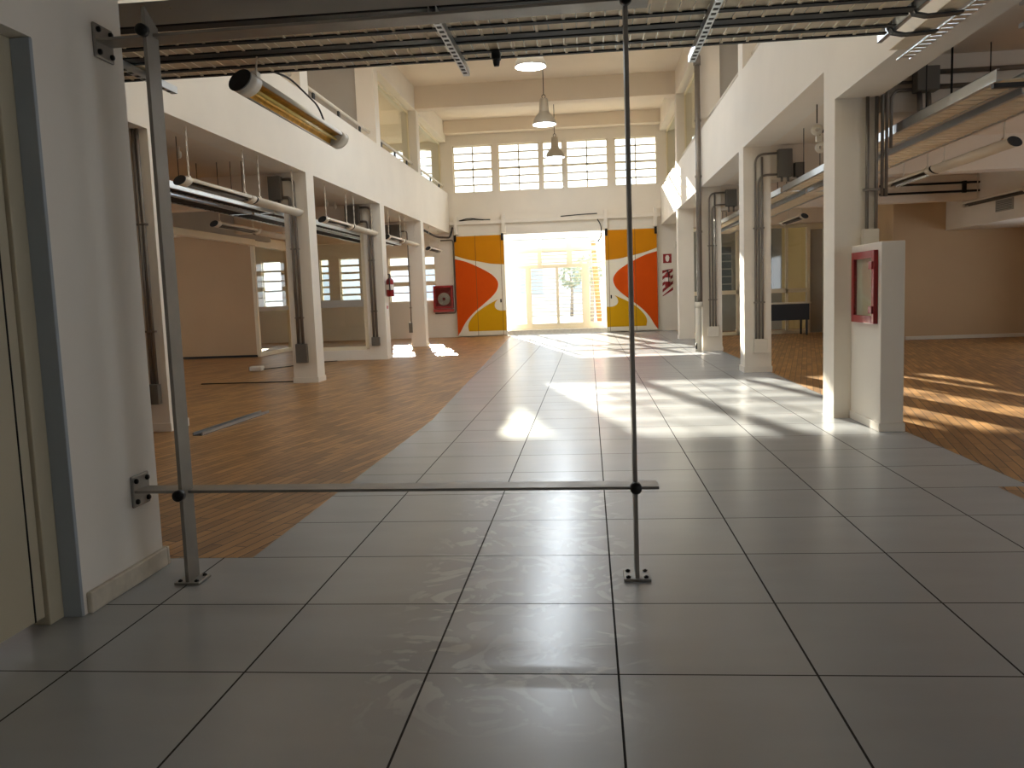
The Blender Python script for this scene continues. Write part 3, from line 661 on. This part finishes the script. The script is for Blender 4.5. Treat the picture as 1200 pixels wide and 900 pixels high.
# ================================================================ TUBE FIXTURES
def ellipse(w, h, n=20): return [(w*math.cos(2*math.pi*k/n), h*math.sin(2*math.pi*k/n)) for k in range(n)]
def tube_fixture(x, y0, y1, z, label, group, gold=False, rods=True, top=3.05, slot=True):
    tl = math.radians(24 if x < -2 else 36 if x < 1 else -24); ct, st_ = math.cos(tl), math.sin(tl)
    def T(u, w): return (x + u*ct - w*st_, z + u*st_ + w*ct)
    t = thing('tube_heater', (x, (y0+y1)/2, z-0.05), label, 'heater', group)
    W2, H2 = 0.07, 0.042
    b = MB(); pts = []
    a0, a1 = (-38, 218) if slot else (-90, 270)
    n = 18
    ang = [math.radians(a0+(a1-a0)*k/n) for k in range(n+1)]
    full = [(W2*math.cos(2*math.pi*k/24), H2*math.sin(2*math.pi*k/24)) for k in range(24)]
    L = y1-y0; e = 0.16 if slot else 0.0
    if slot:
        b.prism([T(u, w) for u, w in full], 'y', y0+0.012, y0+0.012+e); b.prism([T(u, w) for u, w in full], 'y', y1-0.012-e, y1-0.012)
        prof = [(W2*math.cos(a), H2*math.sin(a)) for a in ang]; inn = [((W2-0.006)*math.cos(a), (H2-0.006)*math.sin(a)) for a in ang]
        b.prism([T(u, w) for u, w in prof + inn[::-1]], 'y', y0+0.012+e, y1-0.012-e)
    else:
        b.prism([T(u, w) for u, w in full], 'y', y0+0.012, y1-0.012)
    h = b.build('housing', LAMPW, t)
    for p in h.data.polygons: p.use_smooth = abs(p.normal.y) < 0.5
    for ya, yb in ((y0, y0+0.014), (y1-0.014, y1)):
        MB().prism([T(u*1.02, w*1.04) for u, w in full], 'y', ya, yb).build('end_cap', BLACK if ya == y0 else LAMPW, t)
    if slot:
        MB().prism([T(*q) for q in ((-0.058, -0.022), (-0.03, 0.0), (0, 0.008), (0.03, 0.0), (0.058, -0.022), (0.03, 0.008), (0, 0.016), (-0.03, 0.008))], 'y', y0+0.18, y1-0.18).build('reflector', GOLD if gold else DARKR, t)
        MB().cyl((T(0, -0.014)[0], y0+0.17, T(0, -0.014)[1]), (T(0, -0.014)[0], y1-0.17, T(0, -0.014)[1]), 0.011, 10).build('heater_tube', QUARTZ if gold else DARKR, t)
    if rods:
        for ya in (y0+0.22, y1-(0.22 if y1 < 12 or x < 0 else 0.6)):
            b = MB().box(x-0.015, x+0.015, ya-0.02, ya+0.02, z+0.04, z+0.07)
            n = max(3, int((top-z-0.07)/0.05))
            for k in range(n):
                zz = z+0.07+(top-z-0.07)*k/n
                b.box(x-(0.009 if k % 2 else 0.003), x+(0.009 if k % 2 else 0.003), ya-(0.003 if k % 2 else 0.009), ya+(0.003 if k % 2 else 0.009), zz, zz+(top-z-0.07)/n+0.004)
            b.build('chain', LAMPW, t)
    return t
HG = 'hanging tube heaters'
tube_fixture(-1.85, 4.56, 6.45, 2.39, 'hanging tube heater with gold reflector, over the hall at upper left', HG, gold=True, rods=False)
h = bpy.data.objects['tube_heater']
MB().box(-1.875, -1.845, 4.8, 4.86, 2.435, 2.5).tube([(-1.86, 4.83, 2.5), (-1.86, 4.86, 2.591)], 0.006, 6).build('hook', LAMPW, h)
MB().tube(fillet([(-1.84, 6.05, 2.43), (-1.87, 6.0, 2.56), (-1.93, 5.6, 2.66), (-1.93, 5.26, 2.62)], 0.12), 0.007, 6).build('cord', BLACK, h)
fx = [(-4.13, 8.44, 10.33, 'dark-slotted tube heater in the first left bay, before the first full column', True),
      (-4.13, 10.36, 12.04, 'closed white tube heater meeting the first full left column', False),
      (-4.13, 13.1, 14.70, 'dark-capped tube heater beyond the first full left column', True),
      (-4.13, 14.74, 16.4, 'white tube heater ending at the second full left column', False),
      (-4.13, 17.35, 18.9, 'tube heater beyond the column with the fire extinguisher', True),
      (-4.13, 18.94, 20.45, 'tube heater ending at the farthest left column', False),
      (-4.13, 21.9, 23.7, 'small tube heater above the far left hose cabinet', True),
      (-5.85, 13.0, 14.8, 'deeper black-capped tube heater in the first left bay, under the trays', True),
      (-5.9, 14.84, 16.4, 'deeper white tube heater in the left bay, in front of glazed partition', False),
      (4.1, 8.67, 10.52, 'tube heater nearest the right edge, its black oval end showing', False),
      (4.1, 10.56, 12.15, 'tube heater in the right bay, behind the dark joint', True),
      (7.15, 12.6, 14.3, 'tube heater far right beside the grey grille', True),
      (7.0, 14.9, 17.3, 'tube heater deepest in the right bay under the ceiling duct', True),
      (4.1, 16.6, 18.5, 'black-capped tube heater behind the second right column', True)]
for x, a, c, lb, sl in fx:
    if lb.startswith('tube heater far right'): continue
    if lb.startswith('tube heater deepest'): x, a, c = 6.6, 13.4, 15.8
    tube_fixture(x, a, c, 2.47, lb, HG, slot=sl)

# ================================================================ PENDANT LAMPS
def pendant(x, y, zb, label):
    t = thing('pendant_lamp', (x, y, zb), label, 'lamp', 'bell pendant lamps')
    prof = [(0.24, 0.0), (0.237, 0.035), (0.225, 0.08), (0.2, 0.13), (0.165, 0.18), (0.125, 0.22), (0.105, 0.25)]
    o = MB().lathe([(r, zb+h) for r, h in prof] + [(0.0, zb+0.25)], (x, y, 0), 36).build('shade', LAMPG, t)
    MB().lathe([(0.232, zb+0.004), (0.228, zb+0.035), (0.216, zb+0.08), (0.19, zb+0.127), (0.155, zb+0.174), (0.11, zb+0.215), (0, zb+0.22)], (x, y, 0), 36).build('shade_lining', LAMPI, o)
    MB().lathe([(0.105, zb+0.25), (0.098, zb+0.3), (0.085, zb+0.5), (0.075, zb+0.52), (0.0, zb+0.525)], (x, y, 0), 24).build('neck', LAMPG, t)
    MB().lathe([(0.0, zb+0.045), (0.05, zb+0.055), (0.08, zb+0.09), (0.08, zb+0.12), (0.05, zb+0.16), (0.03, zb+0.2)], (x, y, 0), 16).build('bulb', BULB, t)
    MB().lathe([(0.03, -0.01), (0.042, -0.01), (0.042, 0.01), (0.03, 0.01), (0.03, -0.01)], (x, y, zb+0.56), 16, axis='y').build('hook', EDGE, t)
    MB().cyl((x, y, zb+0.6), (x, y, 6.2), 0.008, 8).build('rod', EDGE, t)
    l = bpy.data.lights.new('lamp_light', 'POINT'); l.energy = 70; l.color = (0.85, 0.93, 1); l.shadow_soft_size = 0.08
    lo = bpy.data.objects.new('lamp_light', l); COL.objects.link(lo); lo.location = (x, y, zb+0.02)
pendant(-0.8, 13.4, 4.66, 'lit bell lamp hanging nearest, cut off by the crossing cable tray')
pendant(-0.81, 17.7, 4.62, 'lit grey bell lamp hanging second from the front, clear of the tray')
pendant(-0.76, 22.0, 4.62, 'lit bell lamp hanging farthest, in front of the high windows')

# ================================================================ CONDUITS ON COLUMNS
def conduits(yf, xs, zb0, zb1, zt, side, label, jx0, jx1, jz0, jz1, r=0.015, boxm=WBOX, lx=None, drop=True):
    """vertical pipes on a column's front face from a low box up and over to a junction box"""
    t = thing('conduit_set', (sum(xs)/len(xs), yf-0.02, zb0), label, 'conduit', 'conduits on the columns')
    w = max(xs)-min(xs)
    bx0, bx1 = (min(xs)-0.04, max(xs)+0.05) if lx is None else lx
    MB().box(bx0, bx1, yf-0.075, yf-0.004, zb0, zb1).build('lower_box', boxm, t, 0.006)
    for k, x in enumerate(xs):
        if side and k < 2:
            zz = zt - 0.09*k if side > 0 else zt - 0.09*(len(xs)-1-k)
            zz = jz0+0.04+(jz1-jz0-0.08)*(1-k if side > 0 else k) if len(xs) > 1 else (jz0+jz1)/2
            pts = fillet([(x, yf-0.028, zb1), (x, yf-0.028, zz), (jx0 if side > 0 else jx1, yf-0.028, zz)], 0.16, 8)
        else: pts = [(x, yf-0.028, zb1), (x, yf-0.028, zt)]
        MB().tube(pts, r, 10).build('pipe', CONDUIT, t)
    for z in (0.95, 1.95):
        MB().box(min(xs)-0.03, max(xs)+0.03, yf-0.045, yf-0.002, z, z+0.02).build('clamp', CONDUIT, t, 0.003)
    if side:
        MB().box(jx0, jx1, yf-0.12, yf-0.004, jz0, jz1).build('junction_box', BOXM, t, 0.006)
        if drop:
            for q in (0.3, 0.75):
                xx = jx0+(jx1-jx0)*q
                MB().cyl((xx, yf-0.05, 2.56), (xx, yf-0.05, jz0), r*1.1, 10).build('drop_pipe', CONDUIT, t)
    return t
conduits(7.66, [-4.15, -4.11], 0.27, 0.46, 2.83, 0, 'grey conduit pair on the nearest left column, behind the flat-bar post', 0, 0, 0, 0, boxm=BOXM, lx=(-4.22, -4.08), r=0.017)
conduits(12.1, [-4.27, -4.2], 0.3, 0.58, 2.9, -1, 'brown-grey conduits with dark box on the first full left column', -4.55, -4.37, 2.66, 3.0, boxm=BOXM, lx=(-4.31, -4.14), r=0.022)
conduits(16.46, [-4.27, -4.2], 0.28, 0.45, 2.9, -1, 'dark conduits on the left column that carries the fire extinguisher', -4.7, -4.42, 2.68, 3.03, boxm=BOXM, lx=(-4.31, -4.15), r=0.022)
conduits(20.5, [-4.36], 0.35, 0.6, 2.7, -1, 'single dark conduit on the far left column, partly in sunlight', -4.9, -4.5, 2.66, 2.98, boxm=BOXM, lx=(-4.42, -4.34))
conduits(11.85, [2.27, 2.315, 2.36], 0.27, 0.46, 2.9, 1, 'three grey conduits with white box on the second right column', 2.56, 2.74, 2.62, 2.98, lx=(2.235, 2.42))
conduits(16.15, [2.255, 2.31, 2.36], 0.27, 0.46, 2.9, 1, 'thin conduits on the third right column, behind the tall drain pipe', 2.55, 2.75, 2.66, 2.96, lx=(2.21, 2.41))
conduits(7.58, [2.38, 2.455], 1.492, 1.63, 2.73, 0, 'straight conduits rising from a box above the right pilaster', 0, 0, 0, 0, boxm=WBOX, lx=(2.34, 2.47))
t = thing('conduit_set', (2.7, 7.58, 2.3), 'bent conduits and junction box under the ceiling right of the pilaster column', 'conduit', 'conduits on the columns')
MB().box(2.742, 2.92, 7.44, 7.57, 2.735, 2.93).build('junction_box', BOXM, t, 0.006)
for k, (x, z) in enumerate(((2.505, 2.9), (2.54, 2.83), (2.575, 2.77))):
    MB().tube(fillet([(x, 7.56, 1.9 if k < 2 else 2.3), (x, 7.56, z), (2.745, 7.56, z)], 0.12, 8), 0.014, 10).build('pipe', CONDUIT, t)
for x in (2.79, 2.86): MB().cyl((x, 7.5, 2.52), (x, 7.53, 2.735), 0.022, 10).build('drop_pipe', CONDUIT, t)
for z in (2.9, 2.78): MB().cyl((2.92, 7.55, z), (4.6, 7.55, z), 0.02, 10).build('pipe', CONDUIT, t)
t = thing('conduit_set', (6.3, 16.1, 2.75), 'two parallel dark conduits running across the beam deep in the right bay', 'conduit', 'conduits on the columns')
for z in (2.75, 2.9): MB().cyl((5.3, 16.13, z), (7.04, 16.13, z), 0.02, 8).build('pipe', EDGE, t)
for x in (5.35, 6.75): MB().box(x, x+0.06, 16.11, 16.17, 2.72, 2.93).build('clamp', EDGE, t)
t = thing('wall_socket_box', (2.99, 11.8, 2.3), 'small grey socket box under the junction box of second right column', 'box')
MB().box(2.78, 2.9, 11.75, 11.87, 2.62, 2.8).build('box', BOXM, t, 0.004); MB().cyl((2.82, 11.8, 2.45), (2.82, 11.8, 2.62), 0.012, 8).build('pipe', CONDUIT, t)
# drain pipe
t = thing('drain_pipe', (2.03, 16.08, 0.0), 'tall dark drain pipe with a pale lower length before the third right column', 'pipe')
MB().cyl((2.06, 16.05, 0.88), (2.06, 16.05, 5.7), 0.05, 16).build('pipe', CONDUIT, t); MB().cyl((2.03, 16.05, 0.0), (2.03, 16.05, 0.86), 0.06, 16).build('lower_pipe', WBOX, t)
MB().cyl((2.045, 16.05, 0.82), (2.045, 16.05, 0.93), 0.075, 16).build('collar', WBOX, t)
MB().cyl((2.06, 16.05, 5.2), (2.06, 16.05, 5.36), 0.066, 16).build('collar', CONDUIT, t); MB().cyl((2.0, 16.03, 0.05), (2.0, 16.03, 0.16), 0.03, 10).build('valve', EDGE, t)
for z in (2.2, 3.2, 4.2): MB().box(2.0, 2.12, 16.03, 16.07, z, z+0.04).build('clamp', CONDUIT, t)

# ================================================================ FIRE GEAR
t = thing('hose_cabinet', (2.24, 7.17, 0.85), 'red framed fire hose cabinet with glass on the side of the right pilaster', 'fire cabinet', 'fire hose cabinets')
x = 2.262
b = MB()
b.box(x-0.035, x, 6.89, 6.95, 0.85, 1.43).box(x-0.035, x, 7.40, 7.46, 0.85, 1.43).box(x-0.035, x, 6.95, 7.40, 0.85, 0.91).box(x-0.035, x, 6.95, 7.40, 1.37, 1.43); b.build('frame', RED, t, 0.004)
MB().box(x-0.006, x-0.001, 6.95, 7.40, 0.91, 1.37).build('back', WBOX, t)
MB().box(x-0.026, x-0.021, 6.95, 7.40, 0.91, 1.37).build('glass', GGLASS, t)
for z in (0.93, 1.28): MB().box(x-0.05, x-0.03, 6.90, 6.98, z, z+0.06).build('hinge', RED, t, 0.003)
b = MB()
t = thing('hose_cabinet', (-4.27, 24.8, 0.8), 'red fire hose cabinet with coiled white hose on the far left wall', 'fire cabinet', 'fire hose cabinets')
MB().box(-4.56, -3.98, 24.66, 24.849, 0.86, 0.93).box(-4.56, -3.98, 24.66, 24.849, 1.46, 1.53).box(-4.56, -4.5, 24.66, 24.849, 0.93, 1.46).box(-4.04, -3.98, 24.66, 24.849, 0.93, 1.46).box(-4.5, -4.04, 24.80, 24.849, 0.93, 1.46).build('case', RED, t, 0.004)
b = MB()
for k in range(5): b.lathe([(0.05+0.028*k, -0.012), (0.07+0.028*k, -0.012), (0.07+0.028*k, 0.012), (0.05+0.028*k, 0.012), (0.05+0.028*k, -0.012)], (-4.26, 24.76-0.004*k, 1.14), 28, axis='y')
b.build('coiled_hose', HOSE, t); MB().box(-4.5, -4.04, 24.672, 24.677, 0.93, 1.46).build('glass', GLASS, t)
MB().box(-4.58, -3.98, 24.7, 24.849, 0.76, 0.84).build('drip_tray', PRED, t, 0.004)
t = thing('conduit_set', (-3.98, 24.8, 0.7), 'pale pipe beside the far left hose cabinet, running up the wall', 'conduit', 'conduits on the columns')
MB().tube(fillet([(-4.55, 24.82, 0.72), (-3.93, 24.82, 0.72), (-3.93, 24.82, 2.85), (-4.3, 24.82, 2.85)], 0.08), 0.02, 8).build('pipe', CONDUIT, t)

def extinguisher(c, ax, label, hgt=0.44, r=0.075):
    x, y, z = c
    t = thing('fire_extinguisher', (x, y, z), label, 'fire extinguisher', 'fire extinguishers')
    MB().lathe([(0.0, 0), (r*0.9, 0.0), (r, 0.015), (r, hgt*0.78), (r*0.85, hgt*0.88), (r*0.4, hgt*0.95), (0.02, hgt)], (x, y, z), 20).build('cylinder', RED, t)
    MB().lathe([(0.022, hgt), (0.022, hgt+0.05), (0.0, hgt+0.05)], (x, y, z), 12).build('valve', EDGE, t)
    MB().box(x-0.012, x+0.012, y-0.1, y+0.02, z+hgt+0.05, z+hgt+0.07).build('lever', EDGE, t, 0.003)
    MB().tube(fillet([(x, y-0.02, z+hgt+0.03), (x+0.02, y-r-0.05, z+hgt-0.02), (x+0.02, y-r-0.03, z+hgt*0.3)], 0.06), 0.012, 8).build('hose', BLACK, t)
    MB().lathe([(r+0.002, hgt*0.35), (r+0.002, hgt*0.62)], (x, y, z), 20).build('label', SIGNW, t)
    return t
extinguisher((-3.935, 16.62, 1.24), 'y', 'red fire extinguisher hung on the third left column', 0.38)
t = thing('extinguisher_notice', (-4.01, 16.62, 0.5), 'small pale notice strip below the extinguisher on the third left column', 'sign')
MB().box(-4.019, -4.012, 16.55, 16.7, 0.78, 1.12).build('sheet', SIGNW, t); MB().box(-4.012, -4.009, 16.57, 16.68, 1.0, 1.06).build('heading', PRED, t)
# right far wall: notice, striped board with extinguisher
t = thing('notice_sign', (2.27, 24.84, 1.99), 'small red square notice with white mark on the far right wall', 'sign')
MB().box(2.16, 2.40, 24.835, 24.849, 1.94, 2.2).build('plate', RED, t, 0.003)
MB().prism([(2.22, 2.1), (2.25, 2.16), (2.31, 2.16), (2.34, 2.1), (2.32, 2.0), (2.28, 1.97), (2.24, 2.0)], 'y', 24.829, 24.836).build('white_mark', SIGNW, t)
t = thing('striped_board', (2.27, 24.84, 0.95), 'red and white diagonally striped extinguisher board on the far right wall', 'sign')
MB().box(2.13, 2.43, 24.835, 24.849, 0.98, 1.78).build('board', SIGNW, t, 0.003)
b = MB()
for k in range(5):
    z = 0.92+0.18*k
    lo = max(0.98, z); pts = [(2.13, z+0.0), (2.43, z+0.24), (2.43, z+0.33), (2.13, z+0.09)]
    pts = [(u, min(max(w, 0.985), 1.775)) for u, w in pts]; b.prism(pts, 'y', 24.83, 24.836)
b.build('stripes', RED, t)
extinguisher((2.27, 24.73, 1.26), 'y', 'red fire extinguisher mounted on the striped board by the far right door', 0.42, 0.08)

# ================================================================ SMALL THINGS
t = thing('steel_channel', (-3.64, 8.05, 0.0), 'steel channel strip lying on the wood floor by the nearest left column', 'channel')
p0, p1 = Vector((-3.66, 7.36, 0)), Vector((-3.6, 8.83, 0)); dd = (p1-p0).normalized(); nn = Vector((dd.y, -dd.x, 0))
def strip(o0, o1, z1):
    a, c, e, f = p0+nn*o0, p0+nn*o1, p1+nn*o1, p1+nn*o0
    return MB().hexa([(*a.xy, 0.001), (*c.xy, 0.001), (*e.xy, 0.001), (*f.xy, 0.001), (*a.xy, z1), (*c.xy, z1), (*e.xy, z1), (*f.xy, z1)])
strip(0, 0.1, 0.006).build('web', DARKS, t); strip(0, 0.012, 0.03).build('edge', STEEL, t); strip(0.088, 0.1, 0.03).build('edge', STEEL, t)
t = thing('junction_unit', (-5.93, 14.46, 0.0), 'small white unit lying on the floor in the first left bay', 'device')
MB().box(-6.02, -5.8, 14.38, 14.56, 0.0, 0.09).build('case', WBOX, t, 0.02); MB().box(-6.04, -6.0, 14.42, 14.52, 0.01, 0.08).build('socket', BLACK, t, 0.005)
MB().tube([(-5.8, 14.5, 0.03), (-5.6, 15.2, 0.008), (-5.5, 15.9, 0.008), (-5.0, 16.3, 0.008)], 0.008, 6).build('cord', BLACK, t)
t = thing('desk', (4.7, 20.6, 0.0), 'dark desk with modesty panel in the right glazed room', 'desk')
MB().box(4.0, 5.15, 20.25, 20.95, 0.74, 0.77).build('top', WBOX, t, 0.004); MB().box(4.03, 5.12, 20.3, 20.33, 0.36, 0.74).build('modesty_panel', DESK, t)
for x, y in ((4.05, 20.35), (5.07, 20.35), (4.05, 20.9), (5.07, 20.9)): MB().box(x-0.02, x+0.02, y-0.02, y+0.02, 0, 0.74).build('leg', DESK, t)
t = thing('grille', (7.04, 14.8, 2.3), 'small grey air grille on the pale duct at far right', 'grille')
MB().box(7.03, 7.05, 14.9, 15.5, 2.3, 2.5).build('frame', GREYW, t, 0.004)
b = MB()
for k in range(6): b.box(7.022, 7.03, 14.93, 15.47, 2.32+0.028*k, 2.332+0.028*k)
b.build('slats', BOXM, t)
t = thing('emergency_light', (2.6, 24.0, 2.45), 'small white emergency light high at the far right corner', 'lamp')
MB().box(2.5, 2.8, 24.72, 24.849, 2.36, 2.48).build('case', WBOX, t, 0.01)
for x in (2.55, 2.75): MB().lathe([(0.0, 0.0), (0.05, 0.0), (0.05, 0.05), (0.02, 0.09), (0, 0.09)], (x, 24.66, 2.53), 14, axis='y').build('spot', WBOX, t)
MB().tube(fillet([(LX+0.02, 22.6, 3.12), (LX+0.03, 24.2, 2.98), (LX+0.06, 24.6, 3.1), (LX+0.05, 24.8, 3.3)], 0.3), 0.03, 8)
b = MB(); b.tube(fillet([(LX-0.2, 21.5, 2.95), (LX-0.1, 23.2, 2.84), (LX+0.06, 24.5, 2.9), (LX+0.1, 24.75, 3.2)], 0.4), 0.03, 8)
tag(b.build('cable', BLACK), 'thick black cable sagging under the left parapet beside the far wall', 'cable')
for k, (y, zz) in enumerate(((9.35, 0), (9.75, 0), (13.3, 0), (15.4, 0), (15.9, 0))):
    b = MB().lathe([(0.012, 0.0), (0.03, 0.02), (0.03, 0.07), (0.012, 0.09), (0.012, 0.13)], (-4.75, y, 2.92), 10)
    b.bm.faces.ensure_lookup_table()
    tag(b.build('lamp_holder', WBOX), 'small bare lamp holder under the left bay ceiling, %s' % ('nearest one', 'second one', 'third, past the first full column', 'fourth, past the first full column', 'farthest one')[k], 'lamp holder', 'lamp holders under the left ceiling')
# outdoors beyond the entrance
t = thing('orange_pole', (0.36, 29.0, -0.02), 'slim orange pole standing outside the entrance glazing', 'pole')
MB().tube([(0.36, 29, -0.02), (0.18, 29, 2.9)], 0.09, 12).build('shaft', OPOLE, t); MB().lathe([(0.0, 0), (0.14, 0), (0.14, 0.06), (0.07, 0.09)], (0.36, 29, -0.02), 14).build('foot', OPOLE, t)
def tree(x, y, h, r, label):
    t = thing('tree', (x, y, -0.02), label, 'tree', 'trees outside the entrance')
    MB().tube([(x, y, -0.02), (x+0.05, y, h*0.5), (x-0.03, y, h*0.8)], [0.09, 0.07, 0.03], 8).build('trunk', BARK, t)
    b = MB()
    for k in range(260):
        a, u = random.uniform(0, 6.28), random.uniform(-1, 1); q = r*random.uniform(0.3, 1)**0.6; s = math.sqrt(1-u*u)
        c = Vector((x+q*s*math.cos(a), y+q*s*math.sin(a), h*0.78+q*u*0.9)); d1 = Vector((random.uniform(-1,1), random.uniform(-1,1), random.uniform(-1,1))).normalized()*0.11; d2_ = d1.orthogonal().normalized()*0.045
        v = [b.bm.verts.new(c+o) for o in (-d1, d2_, d1, -d2_)]; b.bm.faces.new(v)
    b.build('foliage', LEAF, t)
tree(0.1, 33, 2.6, 0.7, 'leafy young tree outside right of the entrance doors')
tree(-0.9, 44, 2.6, 0.7, 'leafy tree farther outside, behind the entrance transom')

t = thing('socket', (-0.5, 5.06, 2.5), 'small black socket clipped under the crossing tray left of the nearest lamp', 'socket')
MB().box(-0.525, -0.475, 5.03, 5.09, 2.545, 2.591).build('body', BLACK, t, 0.006); MB().lathe([(0.0, 0.0), (0.016, 0.0), (0.02, 0.02), (0.02, 0.035)], (-0.5, 5.06, 2.51), 12).build('plug', BLACK, t)
